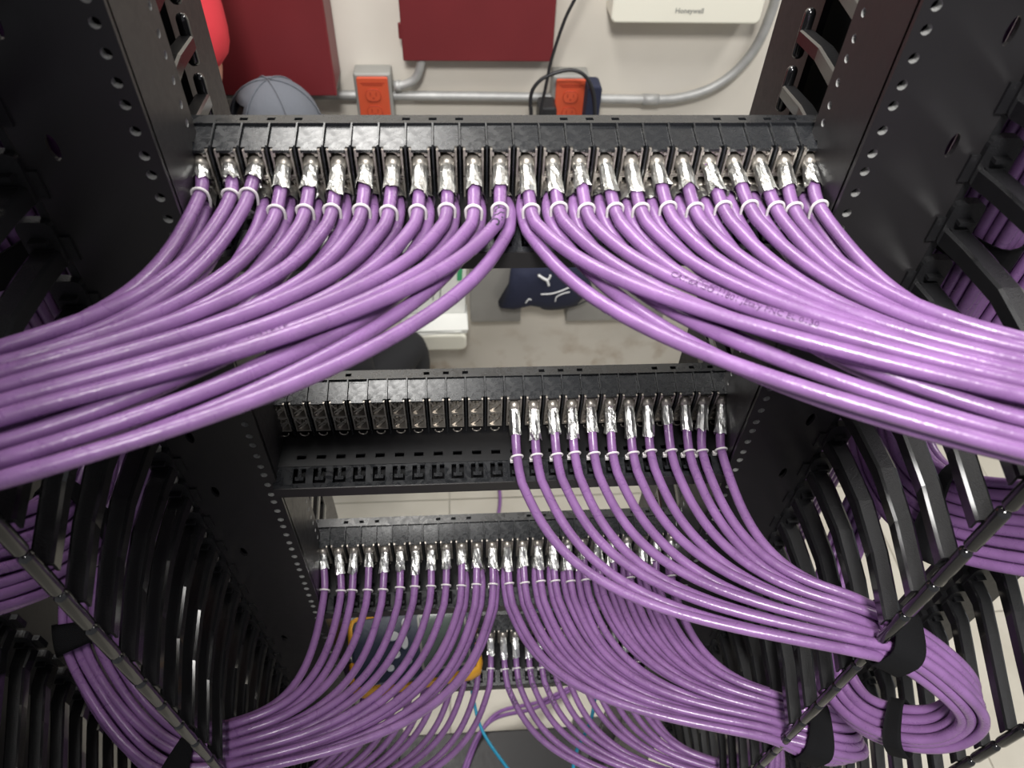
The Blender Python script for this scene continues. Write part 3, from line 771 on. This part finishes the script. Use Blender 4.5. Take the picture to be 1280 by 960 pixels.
# crouching person in a grey cap
capc = at(347, 158, 1, .98)
Lc = Vector((float(capc[0])+.0, .98, 0))
hz = float(capc[2])
pc = tag(empty('person', Lc), 'person in grey cap and dark clothes crouching near the wall', 'person')
v = body_pts([(.02, -.14, .40), (.01, -.10, .58), (-.03, -.04, .76), (-.01, -.01, .88), (0, .0, hz-.09), (.01, .005, hz-.01),
              (.14, .02, .82), (.20, .12, .62), (.15, .18, .50), (-.13, .05, .82), (-.12, .14, .62), (-.02, .18, .50),
              (.10, -.12, .38), (.22, .06, .42), (.20, -.10, .10), (.21, .05, .04), (-.08, -.12, .38), (-.06, .10, .42), (-.05, -.06, .10), (-.05, .08, .04)])
e = [(0, 1), (1, 2), (2, 3), (3, 4), (4, 5), (3, 6), (6, 7), (7, 8), (3, 9), (9, 10), (10, 11), (0, 12), (12, 13), (13, 14), (14, 15), (0, 16), (16, 17), (17, 18), (18, 19)]
rd = [.14, .14, .145, .11, .055, .080, .062, .046, .036, .062, .046, .036, .095, .072, .05, .036, .095, .072, .05, .036]
skin_body('body', v, e, rd, M['blackcloth'], 0, pc)
hd = []; HB = MB()
def ellipsoid(b, c, rx, ry, rz, nu=20, nv=12, skip=None, v0=0., v1=1.):
    V = []; F = []
    for i in range(nv+1):
        ph = math.pi*(v0+(v1-v0)*i/nv)
        for j in range(nu):
            th = 2*math.pi*j/nu
            V.append((c[0]+rx*math.sin(ph)*math.cos(th), c[1]+ry*math.sin(ph)*math.sin(th), c[2]+rz*math.cos(ph)))
    for i in range(nv):
        for j in range(nu):
            if skip and skip(i, j): continue
            F.append((i*nu+j, i*nu+(j+1) % nu, (i+1)*nu+(j+1) % nu, (i+1)*nu+j))
    b.add(V, F, True)
ellipsoid(HB, (0, 0, hz-.03), .082, .074, .108); 
HB.tube([(.086, 0, hz-.03), (.104, 0, hz-.05), (.094, 0, hz-.062)], [.012, .015, .012], 8)
for sy in (-1, 1): ellipsoid(HB, (-.005, sy*.078, hz-.03), .018, .008, .028, 10, 6)
HB.build('head', M['skin'], pc)
hb = MB(); ellipsoid(hb, (-.004, 0, hz-.03), .084, .078, .110, 20, 12, lambda i, j: not (i < 8 and 5 <= j <= 14)); hb.build('hair', M['hair'], pc)
cpb = MB()
ellipsoid(cpb, (0, 0, hz-.002), .092, .088, .098, 28, 10, lambda i, j: (14 <= j <= 17 and 5 <= i <= 7), 0, .52)
co = cpb.build('cap', M['greycloth'], pc)
so = co.modifiers.new('solid', 'SOLIDIFY'); so.thickness = .004
for a_ in np.linspace(0, 2*math.pi, 7)[:-1]:
    MB().tube([(.0935*math.sin(p_)*math.cos(a_), .0895*math.sin(p_)*math.sin(a_), hz-.002+.0995*math.cos(p_)) for p_ in np.linspace(.05, 1.45, 9)], .0016, 5).build('seam', M['greycloth'], co)
MB().cyl((0, 0), .008, hz+.117, hz+.125, 'z', 10).build('button', M['greycloth'], co) if False else None
br = MB(); V = []; n = 13
for r_ in (0, 1):
    for i in range(n):
        t = math.radians(-62+124*i/(n-1)); ex = .07*r_*math.cos(t*.9)
        V.append((.100*math.cos(t)+ex, .092*math.sin(t), hz-.006-.012*r_)); V.append((.100*math.cos(t)+ex, .092*math.sin(t), hz-.010-.012*r_))
F = []
for i in range(n-1):
    F += [(2*i, 2*i+2, 2*n+2*i+2, 2*n+2*i), (2*i+1, 2*n+2*i+1, 2*n+2*i+3, 2*i+3), (2*n+2*i, 2*n+2*i+2, 2*n+2*i+3, 2*n+2*i+1)]
br.add(V, F, True); br.build('brim', M['greycloth'], co)

# ---------------------------------------------------------------- tester, patch cords, floor cables
tc = np.array([-.112, -.034, .852])
root = tag(empty('cable_tester', tuple(tc)), 'navy and yellow handheld cable tester lying on the lowest panel', 'tester')
root.rotation_euler = (math.radians(4), 0, math.radians(7))
MB().prism(rrect(-.078, .082, -.045, .046, .014), 'z', 0, .030).build('case', M['testblue'], root, .004)
for (cx, cy) in ((-.078, -.045), (-.078, .046), (.082, -.045), (.082, .046)):
    sx, sy = (1 if cx > 0 else -1), (1 if cy > 0 else -1)
    pts = [(cx-sx*.034, cy), (cx-sx*.012, cy), (cx-sx*.003, cy-sy*.003), (cx, cy-sy*.012), (cx, cy-sy*.034)]
    MB().tube([(x, y, .015) for x, y in pts], .0055, 8, rz=.017).build('rubber_corner', M['testyellow'], root)
for y0 in (-.0465, .0475): MB().box(-.046, .05, y0-.002, y0+.002, .004, .026).build('bumper_strip', M['testyellow'], root)
MB().prism(rrect(.012, .070, -.034, .036, .004), 'z', .0301, .0318).build('screen', M['testscreen'], root)
MB().prism(rrect(.009, .073, -.037, .039, .005), 'z', .0298, .0308).build('bezel', M['boxgrey'], root)
for (x, y, rx, ry) in ((-.006, .028, .006, .008), (-.024, .014, .008, .006), (-.010, .004, .005, .009), (-.022, -.010, .006, .005), (-.008, -.020, .006, .005), (-.03, -.026, .005, .004)):
    MB().prism([(x+rx*math.cos(t), y+ry*math.sin(t)) for t in np.linspace(0, 2*math.pi, 15)[:-1]], 'z', .030, .0345).build('button', M['testbutton'], root, .001)
MB().prism(rrect(-.070, -.040, -.02, .022, .004), 'z', .030, .0315).build('label_plate', M['testblue'], root)
cc = catmull([(-.05, .03, .885), (-.02, .02, .889), (.03, .0, .905), (.075, -.012, .925), (.12, .03, .93)], 8)
tag(MB().tube(cc, .0028, 8).build('patch_cord', M['cyan']), 'thin cyan patch cord crossing just below the third panel', 'cord')
cc = catmull([(-.05, .07, .70), (-.035, .03, .5), (-.018, -.029, .49), (.03, -.10, .49), (.08, -.15, .42), (.1, -.15, .09)], 8)
tag(MB().tube(cc, .0028, 8).build('patch_cord', M['cyan']), 'blue patch cord hanging below the lowest panel at centre', 'cord')
a, b_, c_ = at(741, 890, 2, .60), at(722, 935, 2, .60), at(716, 965, 2, .58)
cc = catmull([a+np.array([.02, .1, .05]), a, b_, c_, c_+np.array([0, -.05, -.12])], 8)
tag(MB().tube(cc, .0028, 8).build('patch_cord', M['cyan']), 'blue patch cord among the lowest right purple cables', 'cord')
for n_, (dx, dy) in enumerate(((0, 0), (.012, .014))):
    cc = catmull([(.42+dx, .42+dy, .012), (.25+dx, .24+dy, .012), (.12+dx, .16+dy, .05), (.0+dx, .11+dy, .115), (-.06+dx, .02+dy, .095), (-.09+dx, -.1, .095)], 10)
    tag(MB().tube(cc, .0045, 8).build('network_cable', M['purple2']), ['purple cable crossing the floor under the rack, nearer one', 'purple cable crossing the floor under the rack, farther one'][n_], 'cable', 'purple cables on the floor')
cc = catmull([(.02, .55, .006), (.04, .66, .006), (.06, .78, .006), (.05, .92, .006), (.09, 1.1, .006)], 8)
tag(MB().tube(cc, .005, 8).build('network_cable', M['purple2']), 'single purple cable on floor tiles behind the second and third panels', 'cable')
